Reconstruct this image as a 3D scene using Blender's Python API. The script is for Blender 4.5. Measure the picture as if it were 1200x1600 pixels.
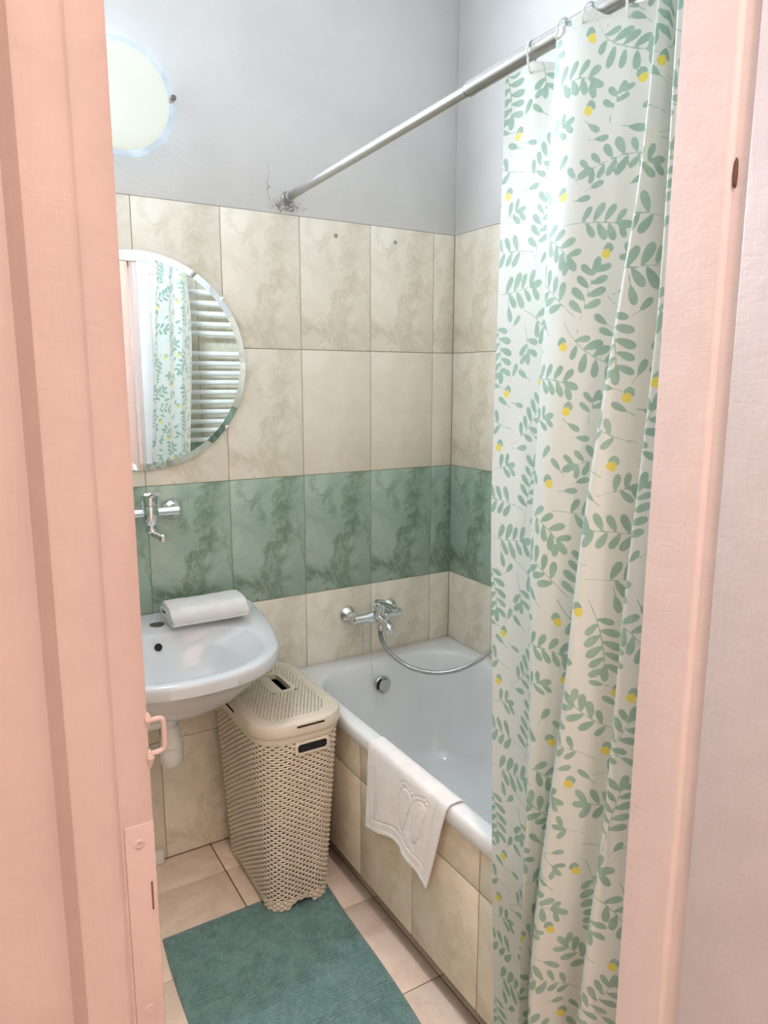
import bpy, bmesh, math, random
import numpy as np
from mathutils import Vector, Matrix
random.seed(7); rng = np.random.default_rng(7)
for o in list(bpy.data.objects): bpy.data.objects.remove(o)
S = bpy.context.scene
COL = S.collection
PI = math.pi

# ------------------------------------------------------------------ camera
cam_data = bpy.data.cameras.new('camera')
cam = bpy.data.objects.new('camera', cam_data); COL.objects.link(cam)
yaw, pitch, roll, fpx = 0.5397, -0.17796, 0.00134, 1139.9
cy_, sy_, cp_, sp_ = math.cos(yaw), math.sin(yaw), math.cos(pitch), math.sin(pitch)
F = Vector((sy_*cp_, cy_*cp_, sp_)); Rv = Vector((cy_, -sy_, 0)); U = Rv.cross(F)
R2 = Rv*math.cos(roll) + U*math.sin(roll); U2 = U*math.cos(roll) - Rv*math.sin(roll)
M = Matrix((R2, U2, -F)).transposed().to_4x4()
M.translation = (-1.578, -2.158, 1.5036)
cam.matrix_world = M
cam_data.sensor_fit = 'VERTICAL'; cam_data.sensor_height = 36.0
cam_data.lens = 36.0*fpx/1600.0
cam_data.clip_start = 0.02
S.camera = cam

# ------------------------------------------------------------------ world, lights, exposure
W = bpy.data.worlds.new('world'); S.world = W; W.use_nodes = True
W.node_tree.nodes['Background'].inputs['Color'].default_value = (0.9, 0.92, 1.0, 1)
W.node_tree.nodes['Background'].inputs['Strength'].default_value = 0.0
S.view_settings.view_transform = 'Standard'
S.view_settings.look = 'None'
S.view_settings.gamma = 1.0
S.view_settings.exposure = 0.33
S.view_settings.use_curve_mapping = False
S.cycles.diffuse_bounces = 8
HALL_POS, HALL_W, HALL_COL = (-1.22, -2.45, 3.11), 71.0, (0.99, 0.80, 0.765)
LAMP_POS, LAMP_W, LAMP_COL = (-1.112, 0.0, 2.235), 24.5, (0.89, 0.98, 1.13)
hl = bpy.data.lights.new('hall_light', 'POINT'); hl.energy = HALL_W; hl.color = HALL_COL; hl.shadow_soft_size = 0.05
ho = bpy.data.objects.new('hall_light', hl); ho.location = HALL_POS; COL.objects.link(ho)

# ------------------------------------------------------------------ helpers
class MB:
    def __init__(s): s.v = []; s.f = []; s.m = []
    def add(s, v, f, m=0):
        b = len(s.v); s.v += [tuple(p) for p in v]
        s.f += [tuple(i+b for i in q) for q in f]; s.m += [m]*len(f); return s
    def box(s, x0, x1, y0, y1, z0, z1, b=0.0, m=0):
        bm = bmesh.new(); bmesh.ops.create_cube(bm, size=1)
        for v in bm.verts: v.co = ((x0+x1)/2+v.co.x*(x1-x0), (y0+y1)/2+v.co.y*(y1-y0), (z0+z1)/2+v.co.z*(z1-z0))
        if b: bmesh.ops.bevel(bm, geom=bm.edges[:], offset=b, segments=2, profile=0.5, affect='EDGES')
        bm.verts.index_update()
        s.add([v.co[:] for v in bm.verts], [[v.index for v in f.verts] for f in bm.faces], m); bm.free(); return s
    def loft(s, rings, cap0=True, cap1=True, closed=True, m=0):
        n = len(rings[0]); v = [p for r in rings for p in r]; f = []
        for k in range(len(rings)-1):
            for i in range(n if closed else n-1):
                j = (i+1) % n; f.append((k*n+i, k*n+j, (k+1)*n+j, (k+1)*n+i))
        if cap0: f.append(tuple(range(n-1, -1, -1)))
        if cap1: f.append(tuple((len(rings)-1)*n+i for i in range(n)))
        return s.add(v, f, m)
    def lathe(s, prof, o, axis=(0,0,1), n=24, m=0):
        a = Vector(axis).normalized(); t = Vector((0,0,1)) if abs(a.z) < .9 else Vector((1,0,0))
        e1 = a.cross(t).normalized(); e2 = a.cross(e1); o = Vector(o)
        rings = [[o + a*h + (e1*math.cos(2*PI*i/n)+e2*math.sin(2*PI*i/n))*max(r, 1e-5) for i in range(n)] for r, h in prof]
        return s.loft(rings, True, True, m=m)
    def tube(s, pts, r, n=10, caps=True, closed=False, m=0):
        pts = [Vector(p) for p in pts]; N = len(pts); rs = r if isinstance(r, (list, tuple)) else [r]*N
        rings = []; pu = None
        for i, p in enumerate(pts):
            a = pts[(i-1) % N] if (closed or i > 0) else p; b = pts[(i+1) % N] if (closed or i < N-1) else p
            t = (b-a).normalized()
            if pu is None:
                h = Vector((0,0,1)) if abs(t.z) < .9 else Vector((1,0,0)); pu = h
            e1 = (pu - t*pu.dot(t)).normalized(); e2 = t.cross(e1); pu = e1
            rings.append([p + (e1*math.cos(2*PI*k/n)+e2*math.sin(2*PI*k/n))*rs[i] for k in range(n)])
        if closed: rings.append(rings[0]); caps = False
        return s.loft(rings, caps, caps, m=m)
    def grid(s, P, m=0):            # P[i][j] points
        a, b = len(P), len(P[0]); v = [p for r in P for p in r]
        return s.add(v, [(i*b+j, (i+1)*b+j, (i+1)*b+j+1, i*b+j+1) for i in range(a-1) for j in range(b-1)], m)
    def mesh(s, name, mats, smooth=35):
        me = bpy.data.meshes.new(name); me.from_pydata(s.v, [], s.f)
        for mt in (mats if isinstance(mats, (list, tuple)) else [mats]): me.materials.append(mt)
        if any(s.m): me.polygons.foreach_set('material_index', s.m)
        bm = bmesh.new(); bm.from_mesh(me); bmesh.ops.recalc_face_normals(bm, faces=bm.faces[:]); bm.to_mesh(me); bm.free()
        if smooth:
            me.shade_smooth(); me.set_sharp_from_angle(angle=math.radians(smooth))
        return me
    def build(s, name, mats, parent=None, smooth=35):
        return link(name, s.mesh(name, mats, smooth), parent)
def link(name, me, parent=None, loc=None):
    o = bpy.data.objects.new(name, me); COL.objects.link(o)
    if loc is not None: o.location = loc
    if parent is not None: o.parent = parent
    return o
def np_mesh(name, co, nu, nv, mats, parent=None, attrs=None, smooth=True, keep=None):
    """co: (nu,nv,3) array -> grid mesh"""
    me = bpy.data.meshes.new(name); me.vertices.add(nu*nv); me.vertices.foreach_set('co', co.astype(np.float32).ravel())
    i, j = np.meshgrid(np.arange(nu-1), np.arange(nv-1), indexing='ij'); a = (i*nv+j).ravel()
    q = np.stack([a, a+nv, a+nv+1, a+1], 1).astype(np.int32)
    if keep is not None: q = q[keep]
    nf = len(q)
    me.loops.add(nf*4); me.loops.foreach_set('vertex_index', q.ravel())
    me.polygons.add(nf); me.polygons.foreach_set('loop_start', (np.arange(nf)*4).astype(np.int32))
    me.update(calc_edges=True); me.validate()
    for k, vals in (attrs or {}).items():
        at = me.attributes.new(k, 'FLOAT', 'POINT'); at.data.foreach_set('value', vals.astype(np.float32).ravel())
    me.materials.append(mats)
    if smooth: me.shade_smooth()
    return link(name, me, parent)
def empty(name, loc=(0,0,0)):
    o = bpy.data.objects.new(name, None); o.empty_display_size = .05; o.location = loc; COL.objects.link(o); return o
def tag(o, label=None, cat=None, group=None, kind=None):
    if label: o['label'] = label
    if cat: o['category'] = cat
    if group: o['group'] = group
    if kind: o['kind'] = kind
    return o
def kids_local(root, *parts):       # parts were built in world space: keep them there
    for p in parts:
        p.parent = root; p.matrix_parent_inverse = Matrix.Translation(root.location).inverted()
def crom(P, n, closed=False):
    P = [np.array(p, float) for p in P]; N = len(P); out = []
    segs = N if closed else N-1
    for k in range(segs):
        g = (lambda i: P[i % N]) if closed else (lambda i: P[min(max(i, 0), N-1)])
        a, b, c, d = g(k-1), g(k), g(k+1), g(k+2)
        for q in range(n):
            t = q/n; out.append(.5*((2*b)+(c-a)*t+(2*a-5*b+4*c-d)*t*t+(3*b-a-3*c+d)*t**3))
    if not closed: out.append(P[-1])
    return out
def rrect(x0, x1, y0, y1, r, z, n=12):
    out = []
    for cx, cy, a0 in ((x1-r, y1-r, 0), (x0+r, y1-r, PI/2), (x0+r, y0+r, PI), (x1-r, y0+r, 1.5*PI)):
        for k in range(n+1):
            a = a0+PI/2*k/n; out.append((cx+r*math.cos(a), cy+r*math.sin(a), z))
    return out

# ------------------------------------------------------------------ materials
def srgb(r, g, b):
    f = lambda c: (c/12.92 if c <= .04045 else ((c+.055)/1.055)**2.4)
    return (f(r/255), f(g/255), f(b/255), 1)
class NT:
    def __init__(s, name):
        s.mat = bpy.data.materials.new(name); s.mat.use_nodes = True; s.t = s.mat.node_tree
        s.b = s.t.nodes['Principled BSDF']; s.out = s.t.nodes['Material Output']
    def n(s, typ, props=None, **ins):
        nd = s.t.nodes.new(typ)
        for k, v in (props or {}).items(): setattr(nd, k, v)
        for k, v in ins.items():
            k = int(k[1:]) if k[0] == 'i' and k[1:].isdigit() else k.replace('_', ' ')
            s.set(nd.inputs[k], v)
        return nd
    def set(s, sock, v):
        if isinstance(v, bpy.types.NodeSocket): s.t.links.new(v, sock)
        elif isinstance(v, bpy.types.Node): s.t.links.new(v.outputs[0], sock)
        else: sock.default_value = v
    def m(s, op, a, b=0.0, c=0.0, clamp=False): return s.n('ShaderNodeMath', {'operation': op, 'use_clamp': clamp}, i0=a, i1=b, i2=c).outputs[0]
    def noise(s, vec, scale, detail=3, rough=.55, dist=0.0):
        return s.n('ShaderNodeTexNoise', Vector=vec, Scale=scale, Detail=detail, Roughness=rough, Distortion=dist).outputs['Fac']
    def ramp(s, f, lo, hi, a=0.0, b=1.0):
        nd = s.n('ShaderNodeMapRange', {'interpolation_type': 'SMOOTHSTEP'}, Value=f); nd.inputs[1].default_value = lo; nd.inputs[2].default_value = hi
        nd.inputs[3].default_value = a; nd.inputs[4].default_value = b; return nd.outputs[0]
    def mix(s, f, a, b):
        nd = s.n('ShaderNodeMix', {'data_type': 'RGBA'}); s.set(nd.inputs[0], f); s.set(nd.inputs[6], a); s.set(nd.inputs[7], b); return nd.outputs[2]
    def coord(s, k='Object'): return s.n('ShaderNodeTexCoord').outputs[k]
    def bump(s, h, strength=.3, dist=.002):
        b = s.n('ShaderNodeBump', Height=h, Strength=strength, Distance=dist); s.set(s.b.inputs['Normal'], b.outputs[0]); return b
    def p(s, **kw):
        for k, v in kw.items(): s.set(s.b.inputs[k.replace('_', ' ')], v)
        return s
def simple(name, col, rough=.5, metal=0.0, var=.04, vscale=30, bump=0, bscale=200, bdist=.001, spec=.5, coat=0.0):
    t = NT(name); co = t.coord()
    n = t.noise(co, vscale, 4)
    dark = tuple(c*(1-var*2) for c in col[:3])+(1,); lite = tuple(min(1, c*(1+var)) for c in col[:3])+(1,)
    t.p(Base_Color=t.mix(t.ramp(n, .3, .7), dark, lite), Roughness=rough, Metallic=metal)
    t.b.inputs['Specular IOR Level'].default_value = spec
    if coat: t.b.inputs['Coat Weight'].default_value = coat; t.b.inputs['Coat Roughness'].default_value = .05
    if bump: t.bump(t.noise(co, bscale, 3), bump, bdist)
    return t.mat
def tile_mat(name, base, lite, vein, warm, plain=False, amt=1.0, rough=.16):
    t = NT(name); co = t.coord()
    rnd = t.n('ShaderNodeObjectInfo').outputs['Random']
    sep = t.n('ShaderNodeSeparateXYZ', Vector=co); x, z = sep.outputs[0], sep.outputs[2]
    n1 = t.noise(co, 9, 4, .6, .6); n2 = t.noise(co, 26, 5, .62, 1.0); n3 = t.noise(co, 60, 4, .6, .5)
    w = t.m('MULTIPLY', t.m('SUBTRACT', n1, .5), .22)
    w2 = t.m('MULTIPLY', t.m('SUBTRACT', n2, .5), .10)
    col = t.mix(t.ramp(n1, .35, .68), base, lite)
    if not plain:
        # main vein: from the upper right corner down to the lower middle
        d1 = t.m('ABSOLUTE', t.m('ADD', t.m('ADD', t.m('SUBTRACT', x, t.m('MULTIPLY_ADD', z, .16, .035)), w), w2))
        f1 = t.ramp(d1, .0, .05, 1, 0)
        # smudged band across the lower part
        d2 = t.m('ABSOLUTE', t.m('ADD', t.m('ADD', t.m('ADD', z, .125), t.m('MULTIPLY', x, -.12)), t.m('ADD', w, w2)))
        f2 = t.m('MULTIPLY', t.ramp(d2, .0, .05, 1, 0), t.ramp(x, .06, -.02))
        # streak from the upper left
        d3 = t.m('ABSOLUTE', t.m('ADD', t.m('ADD', x, t.m('MULTIPLY_ADD', z, .38, .0)), t.m('ADD', w, w2)))
        f3 = t.m('MULTIPLY', t.ramp(d3, .0, .022, 1, 0), t.ramp(z, -.04, .08, 0, .6))
        f4 = t.m('MULTIPLY', t.ramp(t.m('ABSOLUTE', t.m('ADD', t.m('SUBTRACT', x, t.m('MULTIPLY', z, -.3)), t.m('ADD', w2, -.11))), 0, .02, 1, 0), .5)
        f = t.m('MAXIMUM', t.m('MAXIMUM', f1, f4), t.m('MAXIMUM', f2, f3))
        f = t.m('MULTIPLY', f, t.ramp(n2, .25, .62, .25, 1))
        col = t.mix(t.m('MULTIPLY', f, amt), col, vein)
        # thin bright and warm threads inside the vein
        th = t.m('MULTIPLY', f1, t.ramp(t.m('ABSOLUTE', t.m('SUBTRACT', n3, .5)), 0, .035, 1, 0))
        col = t.mix(t.m('MULTIPLY', th, .45), col, lite)
        wm = t.m('MULTIPLY', t.m('MULTIPLY', f1, t.ramp(n3, .5, .7)), t.ramp(z, .1, -.18, .15, 1))
        col = t.mix(t.m('MULTIPLY', wm, .55*amt), col, warm)
    br = t.m('MULTIPLY_ADD', rnd, .05, .975)
    hs = t.n('ShaderNodeHueSaturation', Color=col, Value=br)
    t.p(Base_Color=hs.outputs[0], Roughness=rough)
    t.bump(t.noise(co, 22, 2), .04, .002)
    return t.mat
m_cream = tile_mat('cream_marble_tile', srgb(222,215,198), srgb(232,227,213), srgb(192,185,160), srgb(210,186,150), amt=.55)
m_plain = tile_mat('plain_cream_tile', srgb(221,213,196), srgb(227,220,205), srgb(1,1,1), srgb(1,1,1), plain=True)
m_green = tile_mat('green_marble_tile', srgb(148,170,154), srgb(168,188,172), srgb(98,122,96), srgb(134,130,92), amt=.8)
m_panel = tile_mat('panel_marble_tile', srgb(216,206,184), srgb(226,218,200), srgb(192,178,146), srgb(198,168,130), amt=.45, rough=.25)
def floor_mat():
    t = NT('beige_floor_tile'); co = t.coord(); rnd = t.n('ShaderNodeObjectInfo').outputs['Random']
    off = t.n('ShaderNodeVectorMath', {'operation': 'ADD'}); t.set(off.inputs[0], co)
    cmb = t.n('ShaderNodeCombineXYZ', X=t.m('MULTIPLY', rnd, 7.0), Y=t.m('MULTIPLY', rnd, 3.3)); t.set(off.inputs[1], cmb.outputs[0])
    n = t.noise(off.outputs[0], 7, 5, .6, 1.2); n2 = t.noise(off.outputs[0], 18, 5, .6, 2.0)
    c = t.mix(t.ramp(n, .35, .65), srgb(224,207,188), srgb(236,221,204)); c = t.mix(t.ramp(n2, .55, .75, 0, .5), c, srgb(206,183,156))
    t.p(Base_Color=c, Roughness=.3); t.bump(t.noise(off.outputs[0], 60, 2), .05, .001); return t.mat
m_floor = floor_mat()
m_grout = simple('grout', srgb(156,153,134), .9, var=.06, vscale=60)
m_pgrout = simple('panel_grout', srgb(84,72,54), .95, var=.08, vscale=60)
m_fgrout = simple('floor_grout', srgb(96,82,64), .95, var=.08, vscale=60)
def plaster_mat():
    t = NT('white_plaster'); co = t.coord()
    big = t.noise(co, 3, 3); st = t.n('ShaderNodeMapping', Vector=co, Scale=(18, 18, 90)); s1 = t.noise(st.outputs[0], 1.0, 4, .6, .4); s2 = t.noise(co, 45, 4)
    col = t.mix(t.ramp(big, .3, .7), srgb(200,200,198), srgb(209,209,207))
    # cracked, sooty patch round the fixing of the shower rod
    sep = t.n('ShaderNodeSeparateXYZ', Vector=co)
    dx = t.m('ADD', sep.outputs[0], .635); dz = t.m('ADD', sep.outputs[2], -2.022)
    r = t.m('SQRT', t.m('ADD', t.m('POWER', t.m('MULTIPLY', dx, .8), 2), t.m('POWER', t.m('MULTIPLY', dz, 2.4), 2)))
    mp = t.n('ShaderNodeMapping', Vector=co, Scale=(60, 60, 130)); gr = t.noise(mp.outputs[0], 1.0, 6, .72, 1.6)
    thr = t.ramp(r, .01, .105, .44, .80)
    patch = t.m('MULTIPLY', t.ramp(t.m('SUBTRACT', gr, thr), .0, .05), t.ramp(r, .075, .12, 1, 0))
    # hairline crack that runs up the wall
    hl_ = t.m('ABSOLUTE', t.m('ADD', t.m('ADD', dx, .055), t.m('MULTIPLY', t.m('SUBTRACT', t.noise(co, 25, 3), .5), .05)))
    hair = t.m('MULTIPLY', t.ramp(hl_, .0006, .0022, 1, 0), t.m('MULTIPLY', t.ramp(dz, .0, .02), t.ramp(dz, .09, .14, 1, 0)))
    hair = t.m('MULTIPLY', hair, t.ramp(t.m('ABSOLUTE', dx), .1, .14, .45, 0))
    f = t.m('MAXIMUM', t.m('MULTIPLY', patch, .75), hair)
    col = t.mix(f, col, srgb(92,88,84))
    t.p(Base_Color=col, Roughness=.75)
    t.bump(t.m('ADD', t.m('MULTIPLY', s1, .6), t.m('MULTIPLY', s2, .4)), .35, .004)
    return t.mat
m_plaster = plaster_mat()
m_white = simple('white_paint', srgb(226,226,225), .7, var=.02, vscale=4, bump=.2, bscale=60, bdist=.002)
m_hall = simple('hall_paint', srgb(236,231,226), .8, var=.02, vscale=4, bump=.2, bscale=60, bdist=.002)
def paint_mat(name, col, worn):
    t = NT(name); co = t.coord(); st = t.n('ShaderNodeMapping', Vector=co, Scale=(60, 60, 7)); s1 = t.noise(st.outputs[0], 1.0, 4, .6, .6); s2 = t.noise(co, 14, 4, .6)
    c = t.mix(t.ramp(s2, .35, .7), tuple(x*.95 for x in col[:3])+(1,), col)
    chip = t.m('MULTIPLY', t.ramp(t.noise(co, 30, 5, .7), .70, .76), .5)
    t.p(Base_Color=t.mix(chip, c, worn), Roughness=.38)
    s3 = t.noise(t.n('ShaderNodeMapping', Vector=co, Scale=(25, 25, 110)).outputs[0], 1.0, 3, .55, .8)
    t.bump(t.m('ADD', t.m('ADD', t.m('MULTIPLY', s1, .25), t.m('MULTIPLY', s3, .16)), t.m('MULTIPLY', s2, .9)), .5, .004)
    return t.mat
m_jamb = paint_mat('frame_gloss_shaded', srgb(168,151,144), srgb(182,160,146))  # frame paint in a darker tone, the left post's shade put into the colour
m_jamb_lit = paint_mat('frame_gloss_lit', srgb(200,187,184), srgb(186,166,152))  # same frame paint lightened, brighter light on the right post painted in
m_leaf = paint_mat('pale_door_paint', srgb(182,176,176), srgb(170,160,156))
m_casing = paint_mat('white_casing_paint', srgb(214,213,210), srgb(205,200,192))
m_ceramic = simple('white_ceramic', srgb(212,214,216), .10, var=.01, vscale=5, coat=.2)
m_enamel = simple('white_enamel', srgb(224,226,226), .12, var=.012, vscale=6, coat=.3)
m_chrome = simple('chrome', (.78,.79,.8,1), .08, 1.0, var=.02)
m_steel = simple('brushed_steel', (.55,.56,.55,1), .32, 1.0, var=.05, vscale=80)
m_alu = simple('satin_aluminium', srgb(176,176,173), .34, .95, var=.02, vscale=12)
m_dark = simple('dark_void', srgb(22,20,18), .8, var=.1)
m_plast = simple('white_plastic', srgb(226,224,220), .35, var=.02)
m_ham = simple('beige_plastic', srgb(214,203,184), .42, var=.02, vscale=14, bump=.08, bscale=160)
m_clip = simple('bronze_clip', srgb(120,108,96), .35, .6, var=.05)
m_plug = simple('grey_plug', srgb(150,148,138), .6)
m_rust = simple('rusty_hinge', srgb(96,72,58), .8, var=.2, vscale=60)
m_rad = simple('radiator_enamel', srgb(236,238,236), .25, var=.01)
m_ring = simple('clear_ring', srgb(228,232,230), .15, var=.02); m_ring.node_tree.nodes['Principled BSDF'].inputs['Transmission Weight'].default_value = .15
def mirror_mat():
    t = NT('mirror_silver'); co = t.coord(); n = t.noise(co, 3, 2)
    t.p(Base_Color=t.mix(n, (.86,.89,.875,1), (.89,.91,.9,1)), Metallic=1.0, Roughness=.012); return t.mat
m_mirror = mirror_mat()
def terry_mat(name, col, scale=420, strength=.9):
    t = NT(name); co = t.coord(); n = t.noise(co, scale, 3, .7); b = t.noise(co, 25, 3)
    t.p(Base_Color=t.mix(t.ramp(b, .3, .7), tuple(c*.94 for c in col[:3])+(1,), col), Roughness=.95)
    t.b.inputs['Sheen Weight'].default_value = .3; t.b.inputs['Specular IOR Level'].default_value = .1
    t.bump(n, strength, .003); return t.mat
m_terry = terry_mat('white_terry', srgb(246,244,240))
def mat_teal():
    t = NT('teal_chenille'); co = t.coord(); n = t.noise(co, 130, 4, .65); n2 = t.noise(co, 26, 4, .6, .8); at = t.n('ShaderNodeAttribute', {'attribute_name': 'pile'}).outputs['Fac']
    c = t.mix(t.ramp(n2, .3, .7), srgb(98,136,132), srgb(120,156,151)); c = t.mix(t.m('MULTIPLY', t.ramp(at, .22, .52, 1, 0), .5), c, srgb(62,92,90))
    c = t.mix(t.m('MULTIPLY', t.ramp(n, .4, .65, 1, 0), .3), c, srgb(78,110,108))
    t.p(Base_Color=c, Roughness=.95); t.b.inputs['Sheen Weight'].default_value = .35; t.b.inputs['Specular IOR Level'].default_value = .1
    t.bump(n, .9, .004); return t.mat
m_teal = mat_teal()
def curtain_mat():
    t = NT('leaf_print_curtain'); co = t.coord()
    leaf = t.n('ShaderNodeAttribute', {'attribute_name': 'leaf'}).outputs['Fac']; dot = t.n('ShaderNodeAttribute', {'attribute_name': 'dot'}).outputs['Fac']
    n = t.noise(co, 40, 3)
    green = t.mix(t.ramp(n, .3, .7), srgb(140,170,154), srgb(153,181,166))
    c = t.mix(t.ramp(leaf, -.0004, .0004, 1, 0), srgb(210,215,209), green)
    c = t.mix(t.ramp(dot, -.0006, .0006, 1, 0), c, srgb(218,204,92))
    t.p(Base_Color=c, Roughness=.55)
    wv = t.n('ShaderNodeMapping', Vector=co, Scale=(900, 900, 900)); t.bump(t.noise(wv.outputs[0], 1, 2), .08, .0006)
    tr = t.n('ShaderNodeBsdfTranslucent', Color=c); mx = t.n('ShaderNodeMixShader'); mx.inputs[0].default_value = .3
    t.set(mx.inputs[1], t.b.outputs[0]); t.set(mx.inputs[2], tr.outputs[0]); t.set(t.out.inputs['Surface'], mx.outputs[0]); return t.mat
m_curtain = curtain_mat()
def lampglass():
    t = NT('lit_opal_glass'); co = t.coord()
    g = t.n('ShaderNodeTexGradient', {'gradient_type': 'SPHERICAL'}, Vector=t.n('ShaderNodeMapping', Vector=co, Location=(.55, 0, .12), Scale=(9, 9, 9)).outputs[0]).outputs['Fac']
    c = t.mix(g, (.86, .92, .82, 1), (1, 1, .98, 1))
    t.p(Base_Color=srgb(120,122,118), Roughness=.3, Emission_Color=c, Emission_Strength=.60); return t.mat
m_glow = lampglass()
def clearrim():
    t = NT('clear_glass_rim'); n = t.noise(t.coord(), 20, 2)
    t.p(Base_Color=t.mix(n, srgb(226,236,244), srgb(236,242,248)), Roughness=.1, Transmission_Weight=.7, IOR=1.3); return t.mat
m_rim = clearrim()

# ------------------------------------------------------------------ the setting
XL, XR, YF, YO, H = -1.62, 0.0, -1.525, -1.605, 2.9       # left wall, right wall, inner and hall face of the door wall, ceiling
OPL, OPR, OPT = -1.473, -0.79, 2.12                       # door opening
TH, TW, G = 0.40, 0.2513, 0.0011                          # wall tile height, width, half joint
def plain_box(name, x0, x1, y0, y1, z0, z1, m, parent=None): return MB().box(x0, x1, y0, y1, z0, z1, m=m if isinstance(m, int) else 0).build(name, m, parent)
tile_cache = {}
def tile_mesh(w, h, m, d=.006):
    k = (round(w, 4), round(h, 4), m.name)
    if k not in tile_cache:
        tile_cache[k] = MB().box(-w/2, w/2, 0, d, -h/2, h/2, .0009).mesh('tile', m, 30)
    return tile_cache[k]
def wall_tile(parent, c, w, h, m, rot=0.0):
    o = link('tile', tile_mesh(w, h, m), parent, c); o.rotation_euler = (0, 0, rot); return o
# back wall: grout bed below 2 m, plaster proud of it above
wb = MB().box(XL-.1, XR+.1, .0022, .1, 0, 2.0, m=1)
wb.box(XL-.1, XR+.1, -.0015, .1, 1.9995, H, .003, m=0)
wall_back = tag(wb.build('wall_back', [m_plaster, m_grout]), kind='structure')
cols = [(0.0, -.0872)] + [(-.0872-TW*k, -.0872-TW*(k+1)) for k in range(6)] + [(-.0872-TW*6, XL)]
for r in range(5):
    z1 = 2.0-TH*r; z0 = z1-TH
    for ci, (a, b) in enumerate(cols):
        m = m_green if r == 2 else (m_plain if (r == 1 and ci in (0, 1, 2)) else m_cream)
        o = wall_tile(wall_back, ((a+b)/2, 0, (z0+z1)/2), abs(a-b)-2*G, TH-2*G, m)
        if r == 0 and ci in (1, 2):
            pz = 1.955; px = -.464+.243*0 if ci == 2 else -.243
            pl = MB().lathe([(.0062, 0), (.0062, .0015), (.002, .002)], (px-(a+b)/2, 0, pz-(z0+z1)/2), (0, -1, 0), 12).build('wall_plug', m_plug, o)
wr = MB().box(XR+.0022, XR+.1, YF-.1, .005, 0, 2.0, m=1)
wr.box(XR-.0015, XR+.1, YF-.1, -.0015, 1.9995, H, .003, m=0)
wall_right = tag(wr.build('wall_right', [m_plaster, m_grout]), kind='structure')
ry = [(-TW*k, max(-TW*(k+1), YF)) for k in range(7) if -TW*k > YF+.01]
for r in range(5):
    z1 = 2.0-TH*r; z0 = z1-TH
    for a, b in ry:
        if r == 4: continue
        wall_tile(wall_right, (0, (a+b)/2, (z0+z1)/2), abs(a-b)-2*G, TH-2*G, m_green if r == 2 else m_cream, -PI/2)
wl = MB().box(XL-.1, XL-.005, YF-.1, .005, 0, 2.0, m=1); wl.box(XL-.1, XL+.0015, YF-.1, -.0015, 1.9995, H, .003, m=0)
wall_left = tag(wl.build('wall_left', [m_plaster, m_grout]), kind='structure')
for r in range(5):
    z1 = 2.0-TH*r; z0 = z1-TH
    for a, b in ry: wall_tile(wall_left, (XL, (a+b)/2, (z0+z1)/2), abs(a-b)-2*G, TH-2*G, m_green if r == 2 else m_cream, PI/2)
# door wall with the opening
wf = MB().box(OPR+.055, XR+.1, YO, YF-.005, 0, 2.0, m=1)
wf.box(OPR+.055, XR+.1, YO, YF+.0015, 1.9995, H, .003, m=0)
wf.box(OPL-.055, OPR+.055, YO, YF+.0015, OPT+.07, H, m=0); wf.box(XL-.1, OPL-.055, YO, YF+.0015, 0, H, m=0)
wf.box(-2.7, .6, YO-.0, YO+.08, H, 3.4, m=0); wf.box(-2.7, XL-.1, YO, YO+.08, 0, H, m=0); wf.box(XR+.1, .6, YO, YO+.08, 0, H, m=0)
wall_front = tag(wf.build('wall_front', [m_white, m_grout]), kind='structure')
fx = [(OPR+.057, -.49)] + [(-.49+TW*k, min(-.49+TW*(k+1), 0)) for k in range(2)]
for r in range(4):
    z1 = 2.0-TH*r; z0 = z1-TH
    for a, b in fx: wall_tile(wall_front, ((a+b)/2, YF, (z0+z1)/2), abs(a-b)-2*G, TH-2*G, m_green if r == 2 else m_cream, PI)
ceiling = tag(plain_box('ceiling', XL-.1, XR+.1, YO, .1, H, H+.1, m_white), kind='structure')
floor = tag(plain_box('floor', XL-.1, XR+.1, YO, .1, -.1, -.0035, m_fgrout), kind='structure')
fxs = [XL, -1.289, -.951, -.6135, -.276, 0]; fys = [0, -.155, -.493, -.831, -1.168, YF]
for i in range(5):
    for j in range(5):
        a, b = fxs[i], fxs[i+1]; c, d = fys[j], fys[j+1]
        w, h = abs(a-b)-.0036, abs(c-d)-.0036; k = ('fl', round(w, 4), round(h, 4))
        if k not in tile_cache: tile_cache[k] = MB().box(-w/2, w/2, -h/2, h/2, -.006, 0, .001).mesh('tile', m_floor, 30)
        link('tile', tile_cache[k], floor, ((a+b)/2, (c+d)/2, 0))
# the hall outside the door
tag(plain_box('floor', -2.7, .6, -3.4, YO, -.1, -.001, m_floor), kind='structure')
tag(plain_box('ceiling', -2.7, .6, -3.4, YO, 3.4, 3.5, m_hall), kind='structure')
tag(plain_box('wall_hall_back', -2.7, .6, -3.5, -3.4, 0, 3.4, m_hall), kind='structure')
tag(plain_box('wall_hall_left', -2.8, -2.7, -3.4, YO, 0, 3.4, m_hall), kind='structure')
tag(plain_box('wall_hall_right', .6, .7, -3.4, YO, 0, 3.4, m_hall), kind='structure')

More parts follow.
